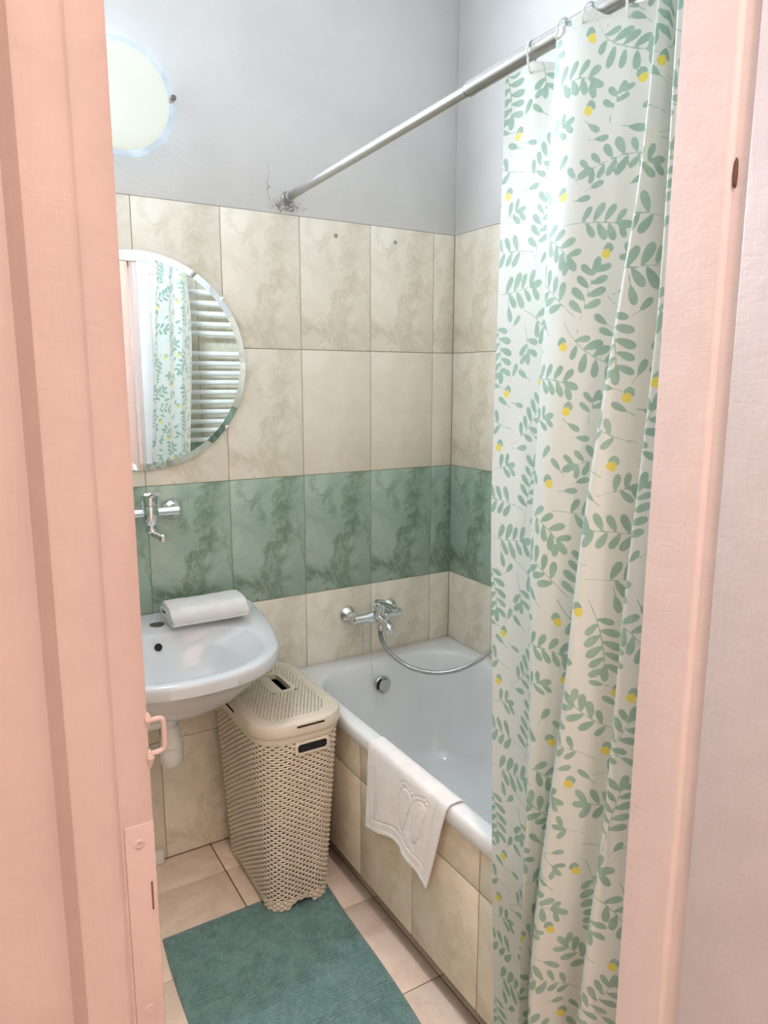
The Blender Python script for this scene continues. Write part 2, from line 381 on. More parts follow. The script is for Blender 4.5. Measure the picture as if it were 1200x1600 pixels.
# door frame (trim) and the leaf that stands open
frame = tag(empty('trim_1', (OPL, YF, 0)), kind='structure')
def prism(pts, z0, z1, name, m, smooth=35):
    b = MB(); b.loft([[(x, y, z0+(z1-z0)*k/40) for x, y in pts] for k in range(41)]); return b.build(name, m, None, smooth)
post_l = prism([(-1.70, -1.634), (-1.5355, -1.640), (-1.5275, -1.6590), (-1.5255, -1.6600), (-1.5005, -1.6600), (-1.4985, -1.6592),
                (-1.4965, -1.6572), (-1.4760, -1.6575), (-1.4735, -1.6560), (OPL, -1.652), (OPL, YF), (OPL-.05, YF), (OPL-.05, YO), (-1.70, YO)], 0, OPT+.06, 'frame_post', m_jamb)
post_r = prism([(OPR, YF), (OPR, -1.594), (OPR+.0008, -1.598), (OPR+.003, -1.6010), (-.7835, -1.6030), (-.7825, -1.6060), (-.7825, -1.6240), (-.737, -1.6240), (-.737, YO+.003), (-.737, YF)], 0, OPT+.06, 'frame_post', m_jamb_lit)
head = MB().box(-1.70, -.737, -1.66, YF, OPT, OPT+.07, .003).build('frame_head', m_jamb)
stop = MB().box(OPL+.001, OPR-.001, -1.545, YF+.004, 2.05, OPT-.0005, .002).build('frame_stop', m_casing)
sill = MB().box(OPL, OPR, -1.62, YF-.002, -.002, .012, .003).build('threshold', m_jamb)
cas = MB().box(OPR+.018, OPR+.075, YF-.002, YF+.014, 0, 2.05, .003); cas.box(OPL-.055, OPR+.075, YF-.002, YF+.014, 2.05, OPT+.05, .003); cas.box(OPL-.055, OPL+.002, YF-.002, YF+.014, 0, 2.05, .003)
cas = cas.build('casing', m_casing)
kids_local(frame, stop, post_l, post_r, head, sill, cas)
# keeper loop, strike plate, slot and hinge
kp = MB().tube(crom([(-1.4750,-1.655,1.2655), (-1.470,-1.656,1.2652), (-1.4650,-1.656,1.2652), (-1.4625,-1.656,1.2630), (-1.4622,-1.656,1.2570), (-1.4622,-1.656,1.2470), (-1.4628,-1.656,1.2420), (-1.466,-1.656,1.2402), (-1.470,-1.656,1.2398), (-1.4750,-1.655,1.2385)], 4), .0020, 8)
kp.tube([(-1.4735,-1.6555,1.271),(-1.4728,-1.6565,1.266),(-1.4735,-1.6555,1.261)], [.0015,.0032,.0015], 8).tube([(-1.4735,-1.6555,1.2425),(-1.4728,-1.6565,1.237),(-1.4735,-1.6555,1.229)], [.0015,.0032,.0012], 8)
kp = kp.build('latch_keeper', m_jamb)
sp = MB().box(-1.4945, -1.4735, -1.6587, -1.655, .985, 1.1885, .0012).build('strike_plate', m_jamb)
kids_local(frame, kp, sp)
for z in (1.174, 1.037):
    sc = MB().lathe([(.0036, -.001), (.0036, .0004), (.0028, .0010), (.0016, .0008), (.0014, .0002)], (-1.4845, -1.6587, z), (0, -1, 0), 16).build('screw', m_jamb); sc.parent = sp
    sc.matrix_parent_inverse = frame.matrix_world.inverted() if False else Matrix.Translation(frame.location).inverted() @ Matrix.Translation(frame.location)
sl = MB().box(-1.4782, -1.4768, -1.6590, -1.6565, 1.118, 1.141).build('slot', m_rust); sl.parent = sp
hg = MB().lathe([(.001, -.002), (.0022, 0), (.0030, .012), (.0022, .026), (.001, .03)], (-.7835, -1.6060, 1.722), (0,0,1), 10).build('hinge', m_rust)
kids_local(frame, hg)
door = empty('door_1', (-.791, -1.6255, 0)); tag(door, kind='structure')
lf = MB().box(0, .04, -.68, 0, .008, 2.11, .003).build('door_leaf', m_leaf, door)
door.rotation_euler = (0, 0, math.radians(4.0))

# ------------------------------------------------------------------ bathtub
tub = tag(empty('bathtub', (-.335, -.76, 0)), 'white enamelled bathtub with tiled apron built in along the right wall', 'bathtub')
b = MB()
X0, X1, Y0, Y1, Z = -.67, -.002, YF+.002, -.002, .548
def ring(i, z, r=.012): return rrect(X0+i, X1-i, Y0+i, Y1-i, r, z)
def inn(i, z, r=.13, k=0.0): return rrect(-.628+i, -.055-i, -1.43+i*1.6, -.082-i, max(.02, r), z)
b.loft([ring(.012, .505), ring(.002, .505), ring(0, .509), ring(0, Z-.012), ring(.003, Z-.004), ring(.010, Z, .015),
        inn(-.010, Z, .14), inn(-.003, Z-.001, .14), inn(.003, Z-.005, .138), inn(.009, Z-.016, .135), inn(.017, Z-.06, .13), inn(.03, .40, .13), inn(.048, .28, .13), inn(.07, .21, .125), inn(.10, .175, .11), inn(.15, .16, .08), inn(.22, .155, .04)], False, True)
body = b.build('tub_body', m_enamel, None, 50)
legs = []
for x in (-.5, -.15):
    for y in (-.2, -1.3): legs.append(MB().lathe([(.02, 0), (.02, .01), (.012, .015), (.012, .150)], (x, y, 0), (0,0,1), 12).build('leg', m_steel))
ov = MB().lathe([(.002, -.004), (.030, -.003), (.031, .002), (.028, .006), (.024, .006), (.022, .004), (.022, .010), (.020, .013), (.006, .0135), (.0055, .012), (.001, .012)], (-.357, -.113, .468), (-.0, -1, .12), 32).build('overflow', m_steel)
ovs = MB().tube([(-.357+.0255*math.cos(a), -.121, .468+.0255*math.sin(a)) for a in np.linspace(2.0, 3.5, 12)], .0035, 8).build('overflow_slot', m_dark)
ch = MB()
cpts = crom([(-.402,-.052,.690), (-.3985,-.075,.62), (-.396,-.1,.55), (-.392,-.118,.47), (-.387,-.126,.425), (-.377,-.13,.40), (-.366,-.13,.402), (-.359,-.13,.42), (-.357,-.128,.443)], 14)
for k in range(0, len(cpts)-1): ch.lathe([(.0006, -.0016), (.0017, 0), (.0006, .0016)], cpts[k], (0,0,1), 6)
ch.tube(cpts, .0010, 5)
ch2 = crom([(-.402,-.052,.690), (-.398,-.05,.63), (-.396,-.045,.56)], 10); ch.tube(ch2, .0011, 5)
chn = ch.build('plug_chain', m_steel)
kids_local(tub, body, ov, ovs, chn, *legs)
# tiled apron panel
panel = MB().box(-.652, -.640, YF+.004, -.004, .088, .503).build('apron_panel', m_pgrout); tag(panel, 'apron panel of cream marbled tiles')
post = [MB().box(-.638, -.612, y-.013, y+.013, 0, .5).build('batten', m_dark, panel) for y in (-.03, -1.45)]
kids_local(tub, panel)
ys = [-.004, -.222, -.493, -.765, -1.034, -1.30, YF+.004]
for a, c in zip(ys[:-1], ys[1:]):
    for z0, z1 in ((.087, .392), (.392, .503)):
        o = link('tile', tile_mesh(abs(a-c)-.0045, z1-z0-.0045, m_panel, .007), panel, (-.659, (a+c)/2, (z0+z1)/2)); o.rotation_euler = (0, 0, -PI/2)

# ------------------------------------------------------------------ wash basin
CX = -1.086
basin = tag(empty('wash_basin', (CX, -.2, 0)), 'white ceramic wash basin on the back wall under the mirror', 'basin')
def contour(half, n=10):
    pts = [(x, y) for x, y in half] + [(-x, y) for x, y in half[-2:0:-1]]
    return [(p[0], p[1]) for p in crom(pts, n, True)]
OUT = [(0,-.480),(.100,-.466),(.190,-.420),(.258,-.330),(.292,-.200),(.300,-.070),(.292,-.006),(.200,-.003),(0,-.003)]
INN = [(0,-.437),(.095,-.426),(.165,-.385),(.215,-.315),(.228,-.245),(.215,-.185),(.165,-.148),(.080,-.133),(0,-.130)]
SHL = [(0,-.425),(.080,-.415),(.135,-.375),(.165,-.310),(.166,-.245),(.150,-.195),(.115,-.163),(.060,-.148),(0,-.144)]
DRN = [(0,-.300),(.018,-.298),(.033,-.290),(.042,-.280),(.046,-.265),(.042,-.250),(.033,-.240),(.018,-.232),(0,-.230)]
MID = [(0,-.385),(.070,-.376),(.115,-.340),(.135,-.295),(.136,-.245),(.125,-.205),(.095,-.180),(.050,-.168),(0,-.165)]
def topz(y): t = min(max((y+.30)/.26, 0), 1); t = t*t*(3-2*t); return .774+.028*t
def ringz(c, fz): return [(CX+x, y, fz(x, y)) for x, y in c]
def scale_c(c, sx, sy, cy): return [(x*sx, cy+(y-cy)*sy) for x, y in c]
o_, i_, s_, d_, m_ = map(contour, (OUT, INN, SHL, DRN, MID))
o_in = scale_c(o_, .975, .975, -.2); back = lambda y: .018*max(0, (y+.035)/.032) if y > -.035 else 0
rings = [ringz(scale_c(d_, .9, .9, -.21), lambda x, y: .598),
         ringz([(x*.42, -.205+(y+.205)*.42) for x, y in o_], lambda x, y: .610),
         ringz([(x*.66, -.19+(y+.19)*.66) for x, y in o_], lambda x, y: .650),
         ringz([(x*.86, -.12+(y+.12)*.86) for x, y in o_], lambda x, y: topz(y)-.075),
         ringz([(x*.955, -.05+(y+.05)*.955) for x, y in o_], lambda x, y: topz(y)-.047),
         ringz([(x*.975, -.02+(y+.02)*.975) for x, y in o_], lambda x, y: topz(y)-.042),
         ringz(o_, lambda x, y: topz(y)-.034), ringz(o_, lambda x, y: topz(y)-.012+back(y)),
         ringz(scale_c(o_, .992, .992, -.2), lambda x, y: topz(y)-.003+back(y)),
         ringz(o_in, lambda x, y: topz(y)+back(y)),
         ringz([((a[0]*.65+c[0]*.35), (a[1]*.65+c[1]*.35)) for a, c in zip(o_in, i_)], lambda x, y: topz(y)+.001),
         ringz(scale_c(i_, 1.03, 1.03, -.27), lambda x, y: topz(y)), ringz(i_, lambda x, y: topz(y)-.004),
         ringz(scale_c(i_, .97, .97, -.27), lambda x, y: topz(y)-.014),
         ringz(s_, lambda x, y: topz(y)-.030-.012*(1-abs(x)/.17)), ringz(scale_c(s_, .95, .95, -.27), lambda x, y: topz(y)-.045),
         ringz(m_, lambda x, y: .705), ringz(scale_c(m_, .8, .8, -.265), lambda x, y: .672), ringz(scale_c(d_, 1.6, 1.6, -.265), lambda x, y: .655), ringz(d_, lambda x, y: .65)]
bb = MB().loft(rings); bas = bb.build('basin_body', m_ceramic, None, 55)
th_ = MB().lathe([(.0005, .0006), (.0195, .0006), (.021, .0002)], (CX-.012, -.066, .8025), (0,0,1), 24).build('tap_hole', m_clip)
oh = MB().lathe([(.0005, .002), (.0100, .002), (.0108, .0), (.0108, -.003)], (CX-.030, -.1465, .761), (0,-1,.5), 20).build('overflow_hole', m_dark)
dr = MB().lathe([(.026, .0), (.026, .003), (.02, .004), (.005, .002)], (CX, -.265, .6505), (0,0,1), 24).build('drain', m_chrome)
TX, TY = -1.108, -.2
tp = MB().lathe([(.030, .612), (.033, .597), (.030, .592), (.0215, .590), (.0215, .548), (.024, .546), (.0245, .541)], (TX, TY, 0), (0,0,1), 24)
tp.tube([(TX-.02, TY, .56), (TX-.07, TY, .56), (TX-.09, TY+.02, .56), (TX-.09, TY+.196, .56)], .016, 12)
tp = tp.build('drain_trap', m_plast)
tcup = MB().lathe([(.0245, .541), (.030, .505), (.033, .488), (.036, .486), (.036, .478), (.033, .476), (.0325, .45), (.031, .435), (.026, .428), (.001, .426)], (TX, TY, 0), (0,0,1), 28).build('trap_cup', m_plast)
gk = MB().lathe([(.034, .5995), (.036, .597), (.036, .594), (.033, .592)], (TX, TY, 0), (0,0,1), 24).build('gasket', m_dark)
kids_local(basin, bas, th_, oh, dr, tp, gk)
tcup.parent = tp; tcup.matrix_parent_inverse = Matrix.Identity(4)

# ------------------------------------------------------------------ mirror
mir = tag(empty('mirror', (-1.086, -.012, 1.552)), 'round frameless wall mirror above the wash basin, reflecting curtain and radiator', 'mirror')
MR = .304; mir.rotation_euler = (0, 0, math.radians(-.46))
MB().lathe([(.001, .003), (MR-.020, .003), (MR-.0005, .0), (MR-.0005, -.002), (.001, -.002)], (0,0,0), (0,-1,0), 128).build('mirror_glass', m_mirror, mir, 4)
MB().lathe([(.25, -.002), (.25, -.0118), (.22, -.0118)], (0,0,0), (0,-1,0), 48).build('backing', m_dark, mir)
for a in (38, 142, -38, -142):
    x, z = MR*math.cos(math.radians(a)), MR*math.sin(math.radians(a))
    MB().box(x-.004, x+.004, -.005, .011, z-.006, z+.006, .001).build('clip', m_chrome, mir)

# ------------------------------------------------------------------ wall lamp
lamp = tag(empty('wall_lamp', LAMP_POS), 'round lit wall lamp of opal glass above the mirror', 'lamp')
MB().lathe([(.085, .0), (.085, .02), (.08, .024), (.001, .024)], (0,0,0), (0,-1,0), 40).build('base_plate', m_plast, lamp)
prof = [(.131*math.sin(a), .052-.022*(1-math.cos(a*1.0))*1.0) for a in np.linspace(0.01, PI/2, 14)]
MB().lathe(prof + [(.131, .026), (.1, .026)], (0,0,0), (0,-1,0), 72).build('diffuser', m_glow, lamp, 60)
MB().lathe([(.132, .0275), (.146, .0265), (.1465, .0235), (.132, .0245)], (0,0,0), (0,-1,0), 72).build('glass_rim', m_rim, lamp)
for a in (8, 128, 248):
    x, z = .1445*math.cos(math.radians(a)), .1445*math.sin(math.radians(a))
    MB().lathe([(.006, 0), (.006, .028), (.0075, .029), (.0075, .034), (.005, .036)], (x, 0, z), (0,-1,0), 14).build('clip', m_clip, lamp)
def area(name, y, rot, watt, size):
    l = bpy.data.lights.new(name, 'AREA'); l.shape = 'DISK'; l.size = size; l.energy = watt; l.color = LAMP_COL
    o = bpy.data.objects.new(name, l); o.parent = lamp; o.location = (0, y, 0); o.rotation_euler = rot; COL.objects.link(o); return o
area('lamp_light', -.058, (-PI/2, 0, 0), LAMP_W, .22)
for k in range(9):      # the bulbs' light that escapes between glass and wall
    a = math.radians(40*k+10)
    l = bpy.data.lights.new('lamp_glow', 'POINT'); l.energy = LAMP_W*.0085; l.color = (.72,.85,1); l.shadow_soft_size = .03
    o = bpy.data.objects.new('lamp_glow', l); o.parent = lamp; o.location = (.11*math.cos(a), -.0135, .11*math.sin(a)); COL.objects.link(o)

# ------------------------------------------------------------------ shower rod, rings, curtain
RA, RB = Vector((-.630, -.0015, 2.046)), Vector((-.665, YF+.0015, 2.066))
def rodp(y): t = (y-RA.y)/(RB.y-RA.y); return RA.lerp(RB, t)
rod = tag(empty('shower_rod', RA), 'straight satin metal shower curtain rod across the bathroom above the bathtub', 'rod')
dirv = (RB-RA).normalized(); Ltot = (RB-RA).length; Lj = Ltot*.61
kids_local(rod,
  MB().lathe([(.0118, .02), (.0118, Lj+.02)], RA, dirv, 24).build('inner_tube', m_alu),
  MB().lathe([(.0135, Lj), (.0148, Lj), (.0148, Lj+.012), (.0141, Lj+.014), (.0141, Ltot-.02)], RA, dirv, 24).build('outer_tube', m_alu),
  MB().lathe([(.0122, Lj-.004), (.0130, Lj-.004), (.0130, Lj), (.0122, Lj)], RA, dirv, 24).build('joint_washer', m_dark),
  MB().lathe([(.019, 0), (.019, .006), (.016, .010), (.0165, .016), (.0155, .022), (.0145, .030), (.0120, .031)], RA, dirv, 28).build('end_cap', m_alu),
  MB().lathe([(.019, 0), (.019, .006), (.016, .010), (.0165, .016), (.0165, .022), (.0155, .030), (.0140, .031)], RB, -dirv, 28).build('end_cap', m_alu))

zs = np.array([2.02,1.8,1.6,1.4,1.2,1.0,.8,.6,.4,.2,.03])
P0 = np.array([[-0.6699,-1.0600],[-0.6549,-1.0404],[-0.6627,-1.0429],[-0.6701,-1.052],[-0.6767,-1.065],[-0.6834,-1.0808],[-0.6885,-1.0965],[-0.69,-1.1097],[-0.69,-1.1195],[-0.69,-1.1297],[-0.69,-1.132]])
E1 = np.array([[-0.6764,-1.1957],[-0.6866,-1.1996],[-0.6953,-1.2091],[-0.7036,-1.2109],[-0.7125,-1.2178],[-0.7204,-1.2319],[-0.7241,-1.2408],[-0.725,-1.2453],[-0.725,-1.2483],[-0.725,-1.25],[-0.725,-1.25]])
E2 = np.array([[-0.695,-1.408],[-0.7113,-1.411],[-0.7265,-1.3908],[-0.7404,-1.3767],[-0.7524,-1.3669],[-0.7646,-1.3621],[-0.7674,-1.3426],[-0.768,-1.3262],[-0.768,-1.3166],[-0.768,-1.316],[-0.768,-1.316]])
E3 = np.array([[-0.692,-1.437],[-0.7069,-1.4514],[-0.7221,-1.4605],[-0.7358,-1.4618],[-0.7486,-1.4593],[-0.7595,-1.4599],[-0.762,-1.4525],[-0.762,-1.4367],[-0.762,-1.425],[-0.762,-1.425],[-0.762,-1.425]])
RR = np.array([[-0.672,-1.457],[-0.686,-1.4724],[-0.6992,-1.4779],[-0.7117,-1.4811],[-0.7236,-1.4834],[-0.7333,-1.4855],[-0.735,-1.4822],[-0.735,-1.4761],[-0.735,-1.473],[-0.735,-1.473],[-0.735,-1.473]])
def valley(E, w0, w1, sh):
    w = np.interp(zs, [.55, 2.02], [w1, w0]); out = E.copy()
    out[:, 0] += w; out[:, 1] += w*(E[:, 1]+2.158)/(E[:, 0]+1.578) - sh; return out
V1 = valley(E1, .030, .034, .012); V2 = valley(E2, .045, .072, .012); V3 = valley(E3, .026, .060, .006)
RV = RR.copy(); RV[:, 0] += .015; RV[:, 1] = np.maximum(RV[:, 1]-.018, YF+.012)
def mid(A, B, b, t=.5):
    m = A*(1-t)+B*t; m[:, 0] += b; return m
ctrl = np.stack([P0, mid(P0, V1, .003), V1, mid(V1, E1, 0), E1, mid(E1, V2, -.012, .3), mid(E1, V2, -.004, .7), V2, E2, mid(E2, V3, -.006), V3, E3, mid(E3, RR, -.004), RR, RV], 1)   # (nz, nc, 2)
ZT, ZB, NZ = 2.058, .10, 800
zz = np.linspace(ZT, ZB, NZ)
cz = np.zeros((NZ, ctrl.shape[1], 2))
for c in range(ctrl.shape[1]):
    for k in range(2):
        v = np.interp(zz, zs[::-1], ctrl[::-1, c, k]); ker = np.hanning(121); ker /= ker.sum()
        cz[:, c, k] = np.convolve(np.pad(v, 60, 'edge'), ker, 'valid')
NS = 24
def spl(Pn):     # (nc,2) -> samples
    return np.array(crom(list(Pn), NS))
ref = spl(cz[NZ//2]); ds = np.r_[0, np.cumsum(np.linalg.norm(np.diff(ref, axis=0), axis=1))]
NU = int(ds[-1]/.0022); uu = np.linspace(0, ds[-1], NU); par = np.interp(uu, ds, np.arange(len(ds)))
cur = np.zeros((NU, NZ, 3))
for i in range(NZ):
    sp_ = spl(cz[i]); cur[:, i, 0] = np.interp(par, np.arange(len(sp_)), sp_[:, 0]); cur[:, i, 1] = np.interp(par, np.arange(len(sp_)), sp_[:, 1]); cur[:, i, 2] = zz[i]
ring_y = [-1.112, -1.197, -1.252, -1.33]
ring_u = [uu[int(np.argmin(np.abs(cur[:, 0, 1]-y)+.6*np.abs(cur[:, 0, 0]+.67)))] for y in ring_y]
sag = np.min(np.abs(uu[:, None]-np.array(ring_u)[None]), 1)
rt = (cur[:, 0, 1]-RA.y)/(RB.y-RA.y); rx_, rz_ = RA.x+rt*(RB.x-RA.x), RA.z+rt*(RB.z-RA.z)
dxr = rx_-cur[:, 0, 0]; q_ = np.clip((dxr-.010)/.010, 0, 1); q_ = q_*q_*(3-2*q_)
ztop = rz_-.0185+.018*q_-np.clip(sag-.008, 0, .05)*.30
ker = np.hanning(9); ker /= ker.sum(); ztop = np.convolve(np.pad(ztop, 4, 'edge'), ker, 'valid')
top = np.clip((cur[:, :, 2]-1.70)/(ZT-1.70), 0, 1)**2
ARC = np.concatenate([np.zeros((1, NZ)), np.cumsum(np.linalg.norm(np.diff(cur[:, :, :2], axis=0), axis=2), axis=0)])
cur[:, :, 2] += (ztop-ZT)[:, None]*top
cur[:, :, 0] += .0015*np.sin(uu*70)[:, None]*top + .002*np.sin(zz*9)[None, :]*(1-top)
# the print: sprigs of paired leaves packed into a repeating tile, kept as signed distances
TWX, TWY, RES = .38, .46, .0015
gx, gy = np.meshgrid(np.arange(0, TWX, RES), np.arange(0, TWY, RES), indexing='ij')
LEAF = np.full(gx.shape, .02); DOT = np.full(gx.shape, .02)
def wrap(dx, p): return (dx+p/2) % p - p/2
def ell(cx, cy, ang, a, b):
    dx, dy = wrap(gx-cx, TWX), wrap(gy-cy, TWY); c, s = math.cos(ang), math.sin(ang)
    u, v = dx*c+dy*s, -dx*s+dy*c
    bb = b*(1+.28*np.clip(u/a, -1, 1)); k = np.sqrt((u/a)**2+(v/bb)**2); return (k-1)*min(a, b)*1.0
def seg(p, q, r):
    dx, dy = wrap(gx-(p[0]+q[0])/2, TWX), wrap(gy-(p[1]+q[1])/2, TWY); hx, hy = (q[0]-p[0])/2, (q[1]-p[1])/2
    t = np.clip((dx*hx+dy*hy)/(hx*hx+hy*hy), -1, 1); return np.hypot(dx-t*hx, dy-t*hy)-r
def sprig(x, y, ang, n, curv, sc):
    S1 = np.full(gx.shape, .02); p = (x, y); a = ang; st = .021*sc
    for k in range(n):
        q = (p[0]+st*math.cos(a), p[1]+st*math.sin(a)); S1 = np.minimum(S1, seg(p, q, .0010))
        if k >= 1:
            f = sc*(.85+.25*random.random())*(1-.06*abs(k-n*.4))
            for sd in (1, -1):
                la = a+sd*(.95+.15*random.random()); L = .0165*f; Wd = .0068*f
                jx = q[0]-(.004 if sd > 0 else -.003)*math.cos(a); jy = q[1]-(.004 if sd > 0 else -.003)*math.sin(a)
                S1 = np.minimum(S1, ell(jx+(L+.002)*math.cos(la), jy+(L+.002)*math.sin(la), la, L, Wd))
        p = q; a += curv
    S1 = np.minimum(S1, ell(p[0]+.013*sc*math.cos(a), p[1]+.013*sc*math.sin(a), a, .016*sc, .0068*sc)); return S1
random.seed(21); placed = 0; nd = 0; dots = []
for tr in range(900):
    x, y = random.uniform(0, TWX), random.uniform(0, TWY)
    if any(math.hypot(wrap(x-a, TWX), wrap(y-c, TWY)) < .080 for a, c in dots): continue
    dots.append((x, y)); d = ell(x, y, 0, .0072, .0072); DOT = np.minimum(DOT, d)
    LEAF = np.minimum(LEAF, np.maximum(ell(x+random.choice((-.003, .003)), y+.0075, .5, .0086, .0076), -d))
    if len(dots) >= 12: break
for tr in range(1700):
    big = tr < 800; n = random.choice([5, 6, 7]) if big else random.choice([1, 2, 3, 4]); sc = random.uniform(.86, .98) if big else random.uniform(.66, .88)
    ang = random.choice([PI/2-.7, PI/2+.7, PI/2-1.2, PI/2+1.2, -PI/2+.5, .3, PI-.3, PI/2, -.4])+random.uniform(-.3, .3)
    s1 = sprig(random.uniform(0, TWX), random.uniform(0, TWY), ang, n, random.uniform(-.16, .16), sc)
    if ((s1 < .0005) & (np.minimum(LEAF, DOT) < .0009)).any(): continue
    LEAF = np.minimum(LEAF, s1); placed += 1
def sample(Fi, u, v):
    a = (u % TWX)/RES; b_ = (v % TWY)/RES; i0 = np.floor(a).astype(int); j0 = np.floor(b_).astype(int); fa, fb = a-i0, b_-j0; n0, n1 = Fi.shape
    i0 %= n0; j0 %= n1; i1, j1 = (i0+1) % n0, (j0+1) % n1
    return Fi[i0, j0]*(1-fa)*(1-fb)+Fi[i1, j0]*fa*(1-fb)+Fi[i0, j1]*(1-fa)*fb+Fi[i1, j1]*fa*fb
UU, ZZ = ARC*.97+.15, np.broadcast_to(zz[None, :], ARC.shape)
curtain = np_mesh('shower_curtain', cur, NU, NZ, m_curtain, None, {'leaf': sample(LEAF, UU, ZZ), 'dot': sample(DOT, UU, ZZ)})
tag(curtain, 'white shower curtain printed with green leaf sprigs and yellow dots', 'curtain')
RL = ['first curtain ring along the rod, at the free edge of the curtain', 'second curtain ring from the free edge of the curtain, on the rod', 'third curtain ring from the free edge of the curtain, on the rod', 'fourth curtain ring from the free edge, where the rod leaves the photo']
for k, u in enumerate(ring_u):
    i = int(np.argmin(np.abs(uu-u))); pt = cur[i, 0].copy(); pt[2] -= .004; c = rodp(pt[1])
    r = MB(); ax = Vector((.55, .25, 0)).normalized()
    hz = (c.z+.0165-(pt[2]-.012))/2; cz0 = (c.z+.0165+pt[2]-.012)/2
    pts = []
    for a in np.linspace(0, 2*PI, 28, endpoint=False):
        w = .021*math.cos(a)*(1.0 if math.sin(a) > 0 else .75)
        pts.append((c.x+(pt[0]-c.x)*(.5-.5*math.sin(a))*1.0+ax.x*w, pt[1]+ax.y*w, cz0+hz*math.sin(a)))
    r.tube(pts, .0021, 8, closed=True); o = r.build('curtain_ring', m_ring)
    tag(o, RL[k], 'ring', 'clear curtain rings on the shower rod')

# ------------------------------------------------------------------ bath mixer with hose
def mixer_flange(b, x, z, r=.032): b.lathe([(r, 0), (r, .004), (r*.9, .012), (r*.62, .022), (.016, .026), (.016, .05)], (x, 0, z), (0,-1,0), 32)
bx, bz, by = -.35, .700, -.062
bmx = tag(empty('bath_mixer', (bx, 0, bz)), 'chrome bath mixer tap on the cream tiles above the bathtub', 'tap')
f1 = MB(); mixer_flange(f1, bx-.085, bz+.004); f1b = MB(); mixer_flange(f1b, bx+.085, bz+.004)
mb = MB().tube([(bx-.098, by, bz), (bx-.092, by, bz), (bx-.045, by, bz), (bx-.03, by, bz), (bx+.03, by, bz), (bx+.045, by, bz), (bx+.092, by, bz), (bx+.098, by, bz)], [.009, .016, .015, .021, .021, .015, .016, .009], 20)
mb.lathe([(.023, -.012), (.023, .018), (.021, .024), (.012, .03)], (bx, by-.006, bz+.012), (0, -.35, 1), 24)
lev = MB().lathe([(.021, 0), (.0225, .010), (.020, .020), (.006, .024)], (bx, by-.016, bz+.036), (0, -.35, 1), 24)
lv = [(bx, by-.02, bz+.052), (bx, by-.05, bz+.058), (bx, by-.085, bz+.058), (bx, by-.118, bz+.053)]
lev.loft([[(p[0]+wd*math.cos(a), p[1], p[2]+tk*math.sin(a)) for a in np.linspace(0, 2*PI, 16, endpoint=False)] for p, wd, tk in zip(lv, (.016, .014, .013, .011), (.008, .006, .005, .004))])
spt = MB().tube(crom([(bx, by, bz-.006), (bx, by-.03, bz-.008), (bx, by-.055, bz-.010), (bx, by-.078, bz-.016), (bx, by-.085, bz-.026)], 5), [.018]*6+[.016]*6+[.0145]*9, 18)
spt.lathe([(.0125, 0), (.0135, .006), (.0135, .016)], (bx, by-.0855, bz-.036), (0,0,1), 18)
dv = MB().lathe([(.006, 0), (.006, .012), (.010, .014), (.010, .024), (.007, .027)], (bx, by-.062, bz+.002), (0, -.1, 1), 16)
hx = bx+.012
hc = MB().lathe([(.011, 0), (.011, .018), (.0095, .022), (.0095, .04)], (hx, by-.002, bz-.052), (0,0,1), 20)
hp = crom([(hx, by-.002, .655), (-.338,-.068,.625), (-.332,-.098,.587), (-.311,-.17,.556), (-.292,-.24,.551), (-.264,-.33,.568), (-.23,-.42,.615), (-.2,-.5,.69), (-.165,-.56,.80), (-.12,-.60,.95), (-.07,-.61,1.10)], 16)
hs_ = MB(); hp_r = [.0075+.0007*math.cos(k*PI) for k in range(len(hp)*2-1)]
hp2 = [];
for a, c in zip(hp[:-1], hp[1:]): hp2 += [a, (a+c)/2]
hp2.append(hp[-1]); hs_.tube(hp2, hp_r[:len(hp2)], 12)
sh_end = hp[-1]
head_ = MB().lathe([(.012, 0), (.013, .10), (.017, .14), (.034, .16), (.036, .175), (.03, .18)], (sh_end[0], sh_end[1], sh_end[2]-.005), (-.1, 0, 1), 24)
brk = MB().box(-.062, -.001, sh_end[1]-.014, sh_end[1]+.014, sh_end[2]+.02, sh_end[2]+.05, .004)
prt = [f1.build('wall_flange', m_chrome), f1b.build('wall_flange', m_chrome), mb.build('mixer_body', m_chrome), lev.build('lever', m_chrome), spt.build('spout', m_chrome), dv.build('diverter_knob', m_chrome), hc.build('hose_connector', m_chrome), hs_.build('shower_hose', m_steel), head_.build('shower_head', m_chrome), brk.build('holder', m_chrome)]
kids_local(bmx, *prt)

# basin mixer on the green tiles
wx, wz = -1.098, 1.133
wmx = tag(empty('basin_mixer', (wx, 0, wz)), 'chrome wall mixer tap on the green tiles above the wash basin', 'tap')
f2 = MB(); mixer_flange(f2, wx+.075, wz-.003, .033); f2b = MB(); mixer_flange(f2b, wx-.075, wz-.003, .033)
mb = MB().tube([(wx-.085, by, wz), (wx-.08, by, wz), (wx-.03, by, wz), (wx+.03, by, wz), (wx+.08, by, wz), (wx+.085, by, wz)], [.008, .015, .013, .013, .015, .008], 18)
mb.lathe([(.016, -.036), (.021, -.03), (.024, 0), (.022, .02)], (wx, by, wz), (0,0,1), 24)
lev = MB().lathe([(.022, 0), (.0235, .012), (.023, .03), (.016, .036), (.004, .037)], (wx, by, wz+.022), (0,0,1), 24)
lv = [(wx, by-.012, wz+.046), (wx, by-.05, wz+.058), (wx, by-.10, wz+.066)]
lev.loft([[(p[0]+wd*math.cos(a), p[1], p[2]+tk*math.sin(a)) for a in np.linspace(0, 2*PI, 16, endpoint=False)] for p, wd, tk in zip(lv, (.012, .010, .009), (.007, .005, .004))])
sp2 = MB().lathe([(.0145, -.058), (.017, -.054), (.017, -.046), (.0155, -.045), (.0155, -.036)], (wx, by, wz), (0,0,1), 22)
